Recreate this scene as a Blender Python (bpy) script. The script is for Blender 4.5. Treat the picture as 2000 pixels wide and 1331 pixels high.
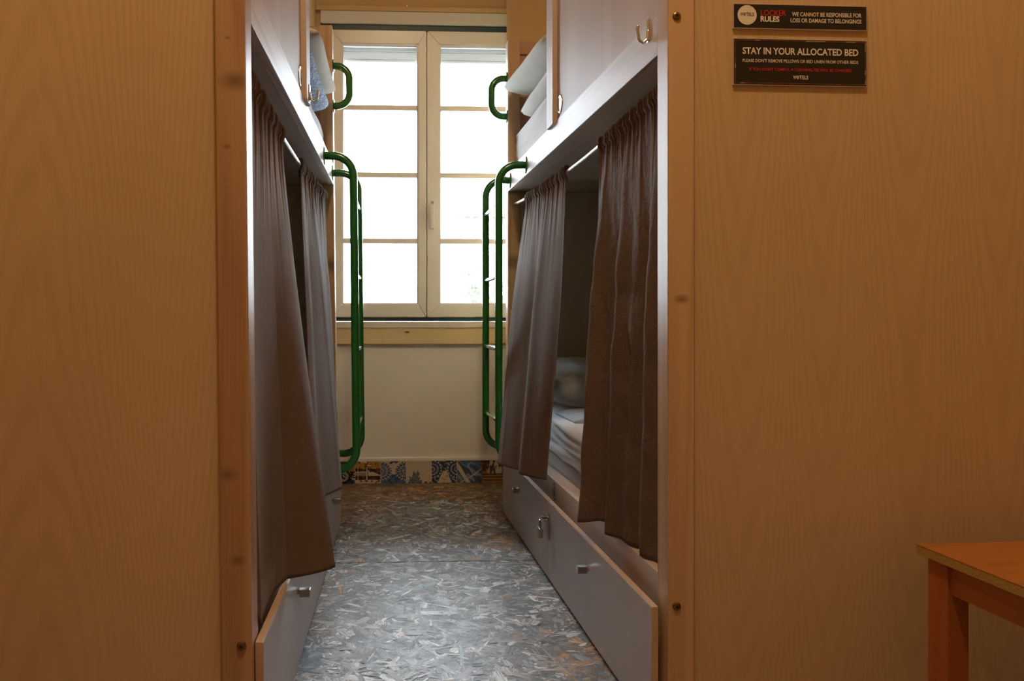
import bpy, bmesh, math, random
from mathutils import Vector, Matrix, noise
R = math.radians
random.seed(7)
for o in list(bpy.data.objects):
    bpy.data.objects.remove(o, do_unlink=True)
scene = bpy.context.scene
COL = scene.collection

# ------------------------------------------------------------------ camera
cam_data = bpy.data.cameras.new('camera')
cam = bpy.data.objects.new('camera', cam_data)
COL.objects.link(cam)
cam.location = (0, 0, 0.916)
cam.rotation_euler = (R(90), 0, R(-2.83))
cam_data.sensor_width = 36
cam_data.lens = 36 * 1620 / 2000
cam_data.shift_x = (1000 - 820) / 2000
cam_data.shift_y = (620 - 665.5) / 2000
cam_data.clip_start = 0.05
scene.camera = cam

# ------------------------------------------------------------------ world
world = bpy.data.worlds.new('overcast_sky')
scene.world = world
world.use_nodes = True
bg = world.node_tree.nodes['Background']
bg.inputs[0].default_value = (0.80, 0.905, 1.0, 1)
bg.inputs[1].default_value = 25.0

scene.view_settings.view_transform = 'Standard'
scene.view_settings.look = 'None'
scene.view_settings.gamma = 1
scene.view_settings.use_curve_mapping = False
scene.view_settings.exposure = 0.0
LAMP_STRENGTH = 228.0

# ------------------------------------------------------------------ helpers
def tag(o, label=None, cat=None, group=None, kind=None):
    if label: o['label'] = label
    if cat: o['category'] = cat
    if group: o['group'] = group
    if kind: o['kind'] = kind
    return o

def empty(name, loc=(0, 0, 0), rz=0.0):
    o = bpy.data.objects.new(name, None)
    COL.objects.link(o)
    o.location = loc
    o.rotation_euler = (0, 0, rz)
    o.empty_display_size = 0.1
    return o

def link_mesh(name, bm, mat, parent=None, smooth=False, loc=None, rz=None):
    bmesh.ops.recalc_face_normals(bm, faces=bm.faces)
    me = bpy.data.meshes.new(name)
    bm.to_mesh(me)
    bm.free()
    if smooth:
        for p in me.polygons:
            p.use_smooth = True
    if mat:
        me.materials.append(mat)
    o = bpy.data.objects.new(name, me)
    COL.objects.link(o)
    if parent:
        o.parent = parent
    if loc is not None:
        o.location = loc
    if rz is not None:
        o.rotation_euler = (0, 0, rz)
    return o

def add_box(bm, x0, x1, y0, y1, z0, z1, bevel=0.0, xf=None):
    r = bmesh.ops.create_cube(bm, size=1.0)
    vs = r['verts']
    x0, x1 = min(x0, x1), max(x0, x1)
    for v in vs:
        v.co = Vector(((x0 + x1) / 2 + v.co.x * (x1 - x0), (y0 + y1) / 2 + v.co.y * (y1 - y0), (z0 + z1) / 2 + v.co.z * (z1 - z0)))
    if bevel > 0:
        es = list({e for v in vs for e in v.link_edges})
        rr = bmesh.ops.bevel(bm, geom=es, offset=bevel, segments=2, profile=0.7, affect='EDGES')
        vs = list({v for f in rr['faces'] for v in f.verts} | {v for v in vs if v.is_valid})
    return vs

def box(name, b, mat, parent=None, bevel=0.0015, **k):
    bm = bmesh.new()
    add_box(bm, *b, bevel=bevel)
    return link_mesh(name, bm, mat, parent, **k)

def add_tube(bm, pts, r, n=14, closed_ends=True):
    pts = [Vector(p) for p in pts]
    rings = []
    up = None
    for i, p in enumerate(pts):
        if i == 0: d = pts[1] - pts[0]
        elif i == len(pts) - 1: d = pts[-1] - pts[-2]
        else: d = (pts[i + 1] - pts[i]).normalized() + (pts[i] - pts[i - 1]).normalized()
        d.normalize()
        if up is None:
            up = Vector((0, 0, 1)) if abs(d.z) < 0.9 else Vector((0, 1, 0))
        a = d.cross(up)
        if a.length < 1e-4:
            a = d.orthogonal()
        a.normalize()
        b = a.cross(d).normalized()
        up = b
        rr = r(i / (len(pts) - 1)) if callable(r) else r
        rings.append([bm.verts.new(p + (a * math.cos(2 * math.pi * k / n) + b * math.sin(2 * math.pi * k / n)) * rr) for k in range(n)])
    for q in range(len(rings) - 1):
        for k in range(n):
            bm.faces.new((rings[q][k], rings[q][(k + 1) % n], rings[q + 1][(k + 1) % n], rings[q + 1][k]))
    if closed_ends:
        bm.faces.new(rings[0][::-1])
        bm.faces.new(rings[-1])

def add_cyl(bm, c, axis, r, h, n=24, r2=None):
    """cylinder from c along axis, height h"""
    axis = Vector(axis).normalized()
    c = Vector(c)
    a = axis.orthogonal().normalized()
    b = axis.cross(a)
    r2 = r if r2 is None else r2
    lo = [bm.verts.new(c + (a * math.cos(2 * math.pi * k / n) + b * math.sin(2 * math.pi * k / n)) * r) for k in range(n)]
    hi = [bm.verts.new(c + axis * h + (a * math.cos(2 * math.pi * k / n) + b * math.sin(2 * math.pi * k / n)) * r2) for k in range(n)]
    for k in range(n):
        bm.faces.new((lo[k], lo[(k + 1) % n], hi[(k + 1) % n], hi[k]))
    bm.faces.new(lo[::-1])
    bm.faces.new(hi)

def arc_path(pts, rad, seg=8):
    """polyline with rounded corners"""
    pts = [Vector(p) for p in pts]
    out = [pts[0]]
    for i in range(1, len(pts) - 1):
        a = (pts[i - 1] - pts[i]).normalized()
        b = (pts[i + 1] - pts[i]).normalized()
        p0 = pts[i] + a * rad
        p2 = pts[i] + b * rad
        ctr = pts[i] + (a + b) * rad
        for k in range(seg + 1):
            th = (math.pi / 2) * k / seg
            out.append(ctr - b * rad * math.cos(th) - a * rad * math.sin(th))
    out.append(pts[-1])
    return out

# ------------------------------------------------------------------ materials
class NT:
    def __init__(self, name):
        self.m = bpy.data.materials.new(name)
        self.m.use_nodes = True
        self.t = self.m.node_tree
        self.b = self.t.nodes['Principled BSDF']
    def n(self, typ, **k):
        nd = self.t.nodes.new(typ)
        for a, v in k.items():
            if a.startswith('i_'):
                nd.inputs[a[2:].replace('_', ' ')].default_value = v
            else:
                setattr(nd, a, v)
        return nd
    def l(self, a, b):
        self.t.links.new(a, b)
    def coords(self, scale=(1, 1, 1), rot=(0, 0, 0), loc=(0, 0, 0), src='Object'):
        tc = self.n('ShaderNodeTexCoord')
        mp = self.n('ShaderNodeMapping')
        mp.inputs['Scale'].default_value = scale
        mp.inputs['Rotation'].default_value = rot
        mp.inputs['Location'].default_value = loc
        self.l(tc.outputs[src], mp.inputs['Vector'])
        return mp.outputs['Vector']
    def noise(self, vec, scale, detail=3, rough=0.5, dist=0.0):
        nd = self.n('ShaderNodeTexNoise')
        nd.inputs['Scale'].default_value = scale
        nd.inputs['Detail'].default_value = detail
        nd.inputs['Roughness'].default_value = rough
        nd.inputs['Distortion'].default_value = dist
        self.l(vec, nd.inputs['Vector'])
        return nd.outputs['Fac']
    def math(self, op, a, b=None, c=None):
        nd = self.n('ShaderNodeMath', operation=op)
        for i, v in enumerate((a, b, c)):
            if v is None: continue
            if isinstance(v, (int, float)): nd.inputs[i].default_value = v
            else: self.l(v, nd.inputs[i])
        return nd.outputs[0]
    def ramp(self, fac, stops, interp='LINEAR'):
        nd = self.n('ShaderNodeValToRGB')
        cr = nd.color_ramp
        cr.interpolation = interp
        while len(cr.elements) < len(stops):
            cr.elements.new(0.5)
        for e, (p, c) in zip(cr.elements, stops):
            e.position = p
            e.color = c if len(c) == 4 else (*c, 1)
        self.l(fac, nd.inputs['Fac'])
        return nd.outputs['Color']
    def mix(self, fac, a, b, blend='MIX'):
        nd = self.n('ShaderNodeMix', data_type='RGBA', blend_type=blend)
        for sock, v in ((nd.inputs[0], fac), (nd.inputs[6], a), (nd.inputs[7], b)):
            if isinstance(v, (int, float)): sock.default_value = v
            elif isinstance(v, tuple): sock.default_value = v if len(v) == 4 else (*v, 1)
            else: self.l(v, sock)
        return nd.outputs[2]
    def bump(self, h, strength=0.2, dist=0.01):
        nd = self.n('ShaderNodeBump')
        nd.inputs['Strength'].default_value = strength
        nd.inputs['Distance'].default_value = dist
        self.l(h, nd.inputs['Height'])
        self.l(nd.outputs['Normal'], self.b.inputs['Normal'])
    def col(self, c):
        if isinstance(c, tuple): self.b.inputs['Base Color'].default_value = (*c, 1)
        else: self.l(c, self.b.inputs['Base Color'])
    def rough(self, r):
        if isinstance(r, (int, float)): self.b.inputs['Roughness'].default_value = r
        else: self.l(r, self.b.inputs['Roughness'])

def plain(name, c, rough=0.5, metal=0.0, var=0.06, scale=30, bump=0.0, coat=0.0):
    t = NT(name)
    v = t.coords()
    f = t.noise(v, scale, 4)
    lo = tuple(max(0, x * (1 - var)) for x in c)
    hi = tuple(min(1, x * (1 + var)) for x in c)
    t.col(t.ramp(f, [(0.3, lo), (0.7, hi)]))
    t.rough(rough)
    t.b.inputs['Metallic'].default_value = metal
    if coat:
        t.b.inputs['Coat Weight'].default_value = coat
        t.b.inputs['Coat Roughness'].default_value = 0.15
    if bump:
        t.bump(f, bump, 0.004)
    return t.m

def wood(name, light, dark, axis='z', ring=9.0, wob=2.6, stretch=0.07, rough=0.42, bump=0.05, fibre=0.35, off=(0, 0, 0), spec=0.5):
    """veneer or lumber with long cathedral figure along one axis"""
    t = NT(name)
    s = {'x': (stretch, 1, 1), 'y': (1, stretch, 1), 'z': (1, 1, stretch)}[axis]
    v = t.coords(scale=s, loc=off)
    n1 = t.noise(v, wob, 2, 0.45, 0.3)
    band = t.math('SINE', t.math('MULTIPLY', n1, ring * 9.0))
    band = t.math('MULTIPLY_ADD', band, 0.5, 0.5)
    band = t.math('POWER', band, 2.2)
    s2 = {'x': (4, 260, 260), 'y': (260, 4, 260), 'z': (260, 260, 4)}[axis]
    v2 = t.coords(scale=s2, loc=off)
    fib = t.noise(v2, 1.0, 2, 0.6)
    v3 = t.coords(scale=tuple(0.8 * q for q in s), loc=(off[0] + 3, off[1], off[2]))
    blotch = t.noise(v3, 1.7, 2)
    fac = t.math('MULTIPLY_ADD', band, 0.55, t.math('MULTIPLY', t.math('SUBTRACT', fib, 0.5), fibre * 2))
    fac = t.math('ADD', fac, t.math('MULTIPLY', t.math('SUBTRACT', blotch, 0.5), 0.9))
    c = t.ramp(fac, [(0.0, light), (0.55, tuple((a * 0.6 + b * 0.4) for a, b in zip(light, dark))), (1.0, dark)])
    t.col(c)
    t.rough(rough)
    t.b.inputs['Specular IOR Level'].default_value = spec
    if bump:
        t.bump(t.math('MULTIPLY_ADD', fib, 0.6, t.math('MULTIPLY', band, -0.4)), bump, 0.002)
    return t.m

def veneer(name, light, dark, leaf=0.105, off=0.0, pitch=0.0125, slope=0.055, contrast=0.75, seed=0.0, curve=8.0):
    """flat-sawn veneer leaves side by side: ring lines that close into tall cathedral arches"""
    t = NT(name)
    sep = t.n('ShaderNodeSeparateXYZ')
    t.l(t.coords(), sep.inputs[0])
    wob = t.noise(t.coords(scale=(1, 1, 0.30), loc=(seed, 0, seed)), 3.0, 1.5, 0.4)
    x = t.math('ADD', sep.outputs['X'], t.math('MULTIPLY_ADD', t.math('SUBTRACT', wob, 0.5), 0.055, off + 4 * leaf))
    xp = t.math('PINGPONG', x, leaf)
    fine = t.noise(t.coords(scale=(1, 1, 0.12), loc=(0, seed, 0)), 28, 3, 0.5)
    d = t.math('MULTIPLY_ADD', sep.outputs['Z'], slope, t.math('MULTIPLY_ADD', wob, 0.10, t.math('MULTIPLY', t.math('SUBTRACT', fine, 0.5), 0.004)))
    cell = t.math('FLOOR', t.math('DIVIDE', x, 2 * leaf))
    d = t.math('ADD', d, t.math('MULTIPLY', t.math('SINE', t.math('MULTIPLY', cell, 12.9)), 0.03))
    r = t.math('MULTIPLY_ADD', t.math('MULTIPLY', xp, xp), curve, d)
    band = t.math('SINE', t.math('MULTIPLY', r, 6.2832 / pitch))
    band = t.math('POWER', t.math('MULTIPLY_ADD', band, 0.5, 0.5), 1.8)
    fib = t.noise(t.coords(scale=(300, 300, 5)), 1.0, 2, 0.6)
    blotch = t.noise(t.coords(scale=(1, 1, 0.3), loc=(seed, seed, 0)), 3.0, 3)
    fac = t.math('MULTIPLY_ADD', band, 0.34 * contrast, t.math('MULTIPLY', t.math('SUBTRACT', fib, 0.5), 0.22))
    fac = t.math('ADD', fac, t.math('MULTIPLY_ADD', t.math('SUBTRACT', blotch, 0.5), 0.55, 0.2))
    t.col(t.ramp(fac, [(0.0, light), (1.0, dark)]))
    t.rough(0.5)
    t.b.inputs['Specular IOR Level'].default_value = 0.35
    t.bump(fib, 0.03, 0.002)
    return t.m
VEN_L, VEN_D = (0.63, 0.45, 0.285), (0.42, 0.265, 0.145)
M = {}
M['panel'] = veneer('beech_veneer', (0.63, 0.45, 0.26), (0.41, 0.26, 0.125), leaf=0.098, off=0.03, pitch=0.0165, slope=-0.085, contrast=0.5, seed=1.3, curve=8.5)
M['panel_left'] = veneer('beech_veneer_striped', (0.63, 0.45, 0.26), (0.41, 0.26, 0.125), leaf=0.24, off=0.42, pitch=0.0135, slope=0.075, contrast=0.55, seed=4.7, curve=2.8)
M['post'] = wood('pine_post', (0.60, 0.40, 0.23), (0.40, 0.22, 0.10), 'z', ring=5, wob=6, stretch=0.05, rough=0.40, bump=0.06, fibre=0.35)
M['post_left'] = wood('pine_post_reddish', (0.50, 0.31, 0.17), (0.33, 0.16, 0.075), 'z', ring=5, wob=6, stretch=0.05, rough=0.40, bump=0.06, fibre=0.35, off=(1, 0, 2))
def add_knots(mat, knots):
    nt = mat.node_tree
    b = nt.nodes['Principled BSDF']
    src = b.inputs['Base Color'].links[0].from_socket
    for (kx, kz, r) in knots:
        tc = nt.nodes.new('ShaderNodeTexCoord')
        mp = nt.nodes.new('ShaderNodeMapping')
        mp.inputs['Location'].default_value = (-kx, 0, -kz)
        nt.links.new(tc.outputs['Object'], mp.inputs['Vector'])
        m2 = nt.nodes.new('ShaderNodeMapping')
        m2.inputs['Scale'].default_value = (0.8, 0, 1.25)
        nt.links.new(mp.outputs[0], m2.inputs['Vector'])
        ln = nt.nodes.new('ShaderNodeVectorMath'); ln.operation = 'LENGTH'
        nt.links.new(m2.outputs[0], ln.inputs[0])
        mr = nt.nodes.new('ShaderNodeMapRange')
        mr.inputs['From Min'].default_value = r * 0.15
        mr.inputs['From Max'].default_value = r
        mr.inputs['To Min'].default_value = 0.75
        mr.inputs['To Max'].default_value = 0.0
        nt.links.new(ln.outputs['Value'], mr.inputs['Value'])
        mx = nt.nodes.new('ShaderNodeMix'); mx.data_type = 'RGBA'
        mx.inputs[7].default_value = (0.17, 0.085, 0.035, 1)
        nt.links.new(mr.outputs[0], mx.inputs[0])
        nt.links.new(src, mx.inputs[6])
        src = mx.outputs[2]
    nt.links.new(src, b.inputs['Base Color'])
add_knots(M['post_left'], [(-0.036, 1.372, 0.030), (-0.050, 0.612, 0.020), (-0.030, 0.447, 0.016), (-0.052, 1.245, 0.008), (-0.05, 1.455, 0.006)])
add_knots(M['post'], [(0.030, 0.955, 0.016)])
M['fascia'] = wood('limed_ash', (0.62, 0.50, 0.42), (0.42, 0.29, 0.21), 'y', ring=10, wob=6, stretch=0.05, rough=0.47, bump=0.35, fibre=1.0, spec=0.45)
M['under'] = wood('pale_plywood', (0.58, 0.45, 0.36), (0.46, 0.34, 0.26), 'y', ring=5, wob=3, stretch=0.08, rough=0.7, bump=0.04, fibre=0.2)
M['inner'] = wood('pale_inner_board', (0.58, 0.45, 0.36), (0.46, 0.34, 0.26), 'z', ring=7, wob=5, stretch=0.05, rough=0.7, bump=0.04, fibre=0.4)
M['door'] = wood('pale_door_veneer', (0.60, 0.46, 0.37), (0.50, 0.37, 0.29), 'z', ring=4, wob=2, stretch=0.06, rough=0.55, bump=0.02, fibre=0.25, spec=0.33)
M['rail'] = wood('side_rail_wood', (0.60, 0.46, 0.36), (0.47, 0.33, 0.24), 'y', ring=6, wob=5, stretch=0.06, rough=0.38, bump=0.05, fibre=0.4)
M['drawer'] = plain('grey_laminate', (0.45, 0.395, 0.37), rough=0.38, var=0.05, scale=4)
M['edge_band'] = wood('drawer_edge_band', (0.56, 0.37, 0.23), (0.44, 0.25, 0.13), 'y', ring=3, wob=5, stretch=0.06, rough=0.35, bump=0.02, fibre=0.3)
M['headboard'] = wood('headboard_wood', (0.55, 0.33, 0.22), (0.42, 0.23, 0.14), 'x', ring=4, wob=4, stretch=0.06, rough=0.5, bump=0.04, fibre=0.3)
M['green'] = plain('green_enamel', (0.012, 0.17, 0.026), rough=0.22, var=0.05, coat=0.6)
M['chrome'] = plain('chrome', (0.72, 0.71, 0.70), rough=0.22, metal=1.0, var=0.03)
M['steel'] = plain('dull_steel', (0.28, 0.26, 0.25), rough=0.35, metal=1.0, var=0.1)
M['knob'] = plain('dark_chrome', (0.42, 0.39, 0.37), rough=0.18, metal=1.0, var=0.03)
M['bolt'] = plain('bronze_bolt', (0.22, 0.14, 0.06), rough=0.38, metal=1.0, var=0.15, scale=200)
M['white_rod'] = plain('white_enamel_rod', (0.78, 0.80, 0.82), rough=0.25, var=0.03)
M['upvc'] = plain('white_upvc', (0.80, 0.80, 0.79), rough=0.28, var=0.015, scale=3)
M['gasket'] = plain('grey_gasket', (0.35, 0.35, 0.34), rough=0.6)
M['teal'] = plain('dark_teal_paint', (0.012, 0.055, 0.065), rough=0.4, var=0.2, scale=60)
M['black'] = plain('black_print', (0.008, 0.006, 0.006), rough=0.4)
M['cream_print'] = plain('cream_print', (0.80, 0.72, 0.60), rough=0.5, var=0.02)
M['red_print'] = plain('red_print', (0.55, 0.015, 0.02), rough=0.5, var=0.05)
M['ink'] = plain('black_ink', (0.03, 0.025, 0.025), rough=0.6)

def fabric(name, c1, c2, weave=900, sheen=0.35, bump=0.25, wrinkle=0.0, transl=0.0, rough=0.9):
    t = NT(name)
    v = t.coords()
    big = t.noise(v, 7, 4, 0.6)
    wv = t.noise(t.coords(scale=(weave, weave, weave * 0.25)), 1, 2)
    wh = t.noise(t.coords(scale=(weave * 0.2, weave * 0.2, weave)), 1, 2)
    w = t.math('ADD', wv, wh)
    f = t.math('MULTIPLY_ADD', big, 0.6, t.math('MULTIPLY', t.math('SUBTRACT', w, 0.6), 0.5))
    t.col(t.ramp(f, [(0.15, c1), (0.85, c2)]))
    t.rough(rough)
    t.b.inputs['Sheen Weight'].default_value = sheen
    t.b.inputs['Sheen Roughness'].default_value = 0.4
    t.b.inputs['Specular IOR Level'].default_value = 0.2
    h = w
    if wrinkle:
        wr = t.noise(t.coords(scale=(1, 1, 0.7)), 22, 5, 0.6, 1.2)
        h = t.math('MULTIPLY_ADD', wr, wrinkle, w)
    t.bump(h, bump, 0.003)
    return t.m

M['curtain_tan'] = fabric('tan_curtain', (0.115, 0.070, 0.048), (0.165, 0.105, 0.075), sheen=0.12)
M['curtain_taupe'] = fabric('taupe_curtain', (0.115, 0.070, 0.048), (0.165, 0.105, 0.075), sheen=0.12)
M['curtain_brown'] = fabric('brown_curtain', (0.115, 0.070, 0.048), (0.165, 0.105, 0.075), sheen=0.12, wrinkle=6.0, bump=0.5)
M['curtain_mauve'] = fabric('mauve_brown_curtain', (0.115, 0.070, 0.048), (0.165, 0.105, 0.075), sheen=0.12)
M['sheet'] = fabric('white_cotton', (0.78, 0.78, 0.80), (0.86, 0.86, 0.87), weave=1200, sheen=0.1, bump=0.12, wrinkle=3)
M['pillow_white'] = fabric('offwhite_pillowcase', (0.66, 0.63, 0.58), (0.76, 0.74, 0.70), weave=1200, sheen=0.1, bump=0.15, wrinkle=4)
M['pillow_cream'] = fabric('cream_pillowcase', (0.62, 0.55, 0.44), (0.74, 0.68, 0.58), weave=1200, sheen=0.1, bump=0.15, wrinkle=4)
M['pillow_grey'] = fabric('greyblue_pillowcase', (0.52, 0.55, 0.56), (0.64, 0.67, 0.67), weave=1200, sheen=0.1, bump=0.2, wrinkle=5)
M['sheet_blue'] = fabric('pale_blue_sheet', (0.42, 0.50, 0.62), (0.52, 0.60, 0.70), weave=1200, sheen=0.1, bump=0.12, wrinkle=3)

def blue_pattern():
    t = NT('blue_patterned_duvet')
    v = t.coords()
    wn = t.n('ShaderNodeTexNoise')
    wn.inputs['Scale'].default_value = 16
    wn.inputs['Detail'].default_value = 2
    wn.inputs['Distortion'].default_value = 2.5
    t.l(v, wn.inputs['Vector'])
    s = t.math('SINE', t.math('MULTIPLY', wn.outputs['Fac'], 40))
    t.col(t.ramp(s, [(0.0, (0.14, 0.22, 0.40)), (0.5, (0.24, 0.34, 0.52)), (0.8, (0.62, 0.68, 0.76))]))
    t.rough(0.9)
    return t.m
M['duvet_blue'] = blue_pattern()

def ticking():
    t = NT('striped_mattress_ticking')
    v = t.coords(scale=(1, 1, 1))
    sep = t.n('ShaderNodeSeparateXYZ')
    t.l(v, sep.inputs[0])
    w = t.math('SINE', t.math('MULTIPLY', sep.outputs['Y'], 900))
    t.col(t.ramp(t.math('MULTIPLY_ADD', w, 0.5, 0.5), [(0.3, (0.42, 0.41, 0.40)), (0.7, (0.62, 0.61, 0.60))]))
    t.rough(0.85)
    t.bump(w, 0.2, 0.002)
    return t.m
M['ticking'] = ticking()

def plaster(name, c, c2, dirt=(0.4, 0.36, 0.3), amount=0.25, scale=3.0, rough=0.75):
    t = NT(name)
    v = t.coords()
    f = t.noise(v, scale, 6, 0.6)
    base = t.ramp(f, [(0.3, c), (0.7, c2)])
    sp = t.noise(t.coords(scale=(1, 1, 1.6)), 26, 6, 0.65)
    m = t.ramp(sp, [(0.62, (0, 0, 0)), (0.76, (amount,) * 3)])
    t.col(t.mix(m, base, dirt))
    t.rough(rough)
    t.bump(t.noise(v, 90, 4), 0.08, 0.004)
    return t.m
M['wall_cream'] = plaster('cream_ochre_paint', (0.62, 0.44, 0.22), (0.66, 0.48, 0.25), amount=0.1)
M['wall_white'] = plaster('white_plaster', (0.80, 0.78, 0.76), (0.85, 0.83, 0.81), amount=0.12)
M['ceiling'] = plaster('ceiling_paint', (0.72, 0.66, 0.56), (0.75, 0.70, 0.60), amount=0.0)
M['sill_cream'] = plaster('cream_sill_paint', (0.68, 0.53, 0.29), (0.73, 0.58, 0.34), amount=0.55, dirt=(0.25, 0.20, 0.14), scale=5, rough=0.5)
M['ledge'] = plaster('weathered_ledge_paint', (0.62, 0.58, 0.50), (0.74, 0.71, 0.64), amount=0.8, dirt=(0.22, 0.18, 0.13), scale=14, rough=0.6)
M['shutter'] = plain('grey_roller_shutter', (0.60, 0.59, 0.55), rough=0.7, var=0.03, scale=4)
M['white_box'] = plaster('white_shutter_box', (0.70, 0.72, 0.70), (0.78, 0.78, 0.75), amount=0.1)

def glass():
    t = NT('window_glass')
    nt = t.t
    out = nt.nodes['Material Output']
    tr = t.n('ShaderNodeBsdfTransparent')
    tr.inputs[0].default_value = (0.96, 0.97, 0.97, 1)
    gl = t.n('ShaderNodeBsdfGlossy')
    gl.inputs['Roughness'].default_value = 0.02
    fr = t.n('ShaderNodeFresnel')
    fr.inputs[0].default_value = 1.45
    mx = t.n('ShaderNodeMixShader')
    t.l(fr.outputs[0], mx.inputs[0])
    t.l(tr.outputs[0], mx.inputs[1])
    t.l(gl.outputs[0], mx.inputs[2])
    t.l(mx.outputs[0], out.inputs[0])
    return t.m
M['glass'] = glass()

def osb_base():
    t = NT('painted_strand_board')
    f = t.noise(t.coords(scale=(1, 1.6, 1)), 70, 5, 0.7)
    t.col(t.ramp(f, [(0.3, (0.07, 0.075, 0.08)), (0.55, (0.17, 0.18, 0.19)), (0.75, (0.30, 0.31, 0.32))]))
    t.rough(0.5)
    t.bump(f, 0.4, 0.003)
    return t.m
M['osb'] = osb_base()
def strand_mat():
    """every strand has its own paint or bare-wood tone; fibres run along its length (UV)"""
    t = NT('painted_wood_strands')
    at = t.n('ShaderNodeVertexColor'); at.layer_name = 'tone'
    st = t.noise(t.coords(scale=(7, 190, 1), src='UV'), 1.0, 3, 0.65)
    k = t.ramp(st, [(0.30, (0.22, 0.22, 0.23)), (0.48, (0.95, 0.95, 0.95)), (0.70, (1.9, 1.9, 1.9))])
    c = t.mix(1.0, at.outputs['Color'], k, 'MULTIPLY')
    sp = t.noise(t.coords(), 45, 5, 0.7)
    c = t.mix(t.ramp(sp, [(0.62, (0, 0, 0)), (0.74, (0.7,) * 3)]), c, (0.05, 0.055, 0.06))
    t.col(c)
    t.rough(t.math('MULTIPLY_ADD', t.noise(t.coords(), 14, 3), 0.22, 0.36))
    t.b.inputs['Specular IOR Level'].default_value = 0.46
    t.bump(st, 0.35, 0.002)
    return t.m
M['strand'] = strand_mat()
M['table'] = wood('orange_pine', (0.42, 0.155, 0.03), (0.22, 0.065, 0.012), 'x', ring=6, wob=7, stretch=0.12, rough=0.4, bump=0.05, fibre=0.5)
M['table_side'] = wood('orange_pine_side', (0.44, 0.14, 0.035), (0.24, 0.06, 0.014), 'y', ring=6, wob=7, stretch=0.12, rough=0.4, bump=0.05, fibre=0.5)
M['table_leg'] = wood('orange_pine_leg', (0.40, 0.115, 0.025), (0.27, 0.07, 0.015), 'z', ring=4, wob=9, stretch=0.08, rough=0.4, bump=0.05, fibre=0.3)
M['table_edge'] = plain('chipboard_edge', (0.42, 0.26, 0.07), rough=0.7, var=0.25, scale=300, bump=0.3)

# ------------------------------------------------------------------ room shell
XL, XR, YB, ZC = -1.26, 1.64, -2.2, 3.80
YW, YF = 4.575, 4.15          # window plane, inner face of the thick wall
NL, NR = -0.345, 0.645        # niche left edge, inner right edge

floor = empty('floor')
tag(floor, 'painted flake board floor, grey and worn to bare wood near the window', kind='structure')
ys = [YB, -0.60, 0.64, 1.88, 3.10, YW + 0.02]
for i in range(len(ys) - 1):
    b = box('floor_board', (XL - 0.05, XR + 0.05, ys[i] + 0.0022, ys[i + 1] - 0.0022, -0.018, 0.0), M['osb'], floor, bevel=0.0012)
def wear_at(x, y):
    yy = max(0.0, min(1.0, (y - 2.7) / 1.8)) ** 1.5
    xx = min(1.0, abs((x - 0.19) * 2.3)) ** 3.2 * 0.40
    return yy * 0.80 + xx + 0.55 * noise.noise(Vector((x * 2.3, y * 2.3, 1.7))) + 0.25 * noise.noise(Vector((x * 7, y * 7, 4.1)))
def strands(board, x0, x1, y0, y1, density, seed):
    rnd = random.Random(seed)
    n = int((x1 - x0) * (y1 - y0) * density)
    bm = bmesh.new()
    cl = bm.loops.layers.float_color.new('tone')
    uvl = bm.loops.layers.uv.new('UVMap')
    for i in range(n):
        cx, cy = rnd.uniform(x0, x1), rnd.uniform(y0, y1)
        ln = min(0.14, 0.028 + rnd.expovariate(1 / 0.031))
        wd = min(0.036, 0.004 + rnd.expovariate(1 / 0.0092))
        a = rnd.gauss(0.0, 1.0) * 0.95 + (math.pi / 2 if rnd.random() < 0.45 else 0)
        ca, sa = math.cos(a), math.sin(a)
        z = 0.0002 + 0.0011 * i / n
        tx, ty = rnd.gauss(0, 0.006), rnd.gauss(0, 0.006)
        pts = [(-ln / 2, -wd / 2 * rnd.uniform(0.3, 1)), (-ln * rnd.uniform(0.05, 0.3), -wd / 2), (ln * rnd.uniform(0.1, 0.4), -wd / 2 * rnd.uniform(0.7, 1)), (ln / 2, -wd / 2 * rnd.uniform(-0.2, 0.8)),
               (ln / 2 * rnd.uniform(0.85, 1), wd / 2 * rnd.uniform(0.4, 1)), (ln * rnd.uniform(-0.1, 0.2), wd / 2), (-ln / 2 * rnd.uniform(0.85, 1.0), wd / 2 * rnd.uniform(0.4, 1))]
        vs = []
        for u, v in pts:
            x, y = cx + u * ca - v * sa, cy + u * sa + v * ca
            x, y = max(x0, min(x1, x)), max(y0, min(y1, y))
            vs.append(bm.verts.new((x, y, z + max(-0.0006, min(0.0008, (x - cx) * tx + (y - cy) * ty)))))
        try:
            f = bm.faces.new(vs)
        except ValueError:
            continue
        w = wear_at(cx, cy) + rnd.gauss(0, 0.17)
        g = rnd.random()
        if w > 0.47:
            k = 0.45 + 1.5 * g ** 1.5
            c = (0.26 * k, 0.165 * k, 0.088 * k)
        else:
            k = 0.10 + 0.40 * g ** 1.5
            if g > 0.90: k *= 1.35
            tint = rnd.random()
            c = (k * (0.84 + 0.20 * tint), k * 0.98, k * (1.14 - 0.16 * tint))
        ou, ov = rnd.random() * 50, rnd.random() * 50
        for lp, (u, v) in zip(f.loops, pts):
            lp[cl] = (*c, 1)
            lp[uvl].uv = (u + ou, v + ov)
    for f in bm.faces:
        if f.normal.z < 0: f.normal_flip()
    me = bpy.data.meshes.new('wood_strands')
    bm.normal_update()
    for f in bm.faces:
        if f.normal.z < 0: f.normal_flip()
    bm.to_mesh(me); bm.free()
    me.materials.append(M['strand'])
    o = bpy.data.objects.new('wood_strands', me)
    COL.objects.link(o); o.parent = board
    o['kind'] = 'stuff'
boards = [c for c in floor.children]
e = 0.0028
strands(boards[4], -0.36, 0.74, ys[4] + e, ys[5] - 0.034, 3600, 1)
strands(boards[3], -0.40, 0.78, ys[3] + e, ys[4] - e, 3800, 2)
strands(boards[2], XL, XR, ys[2] + e, ys[3] - e, 2200, 3)
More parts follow.
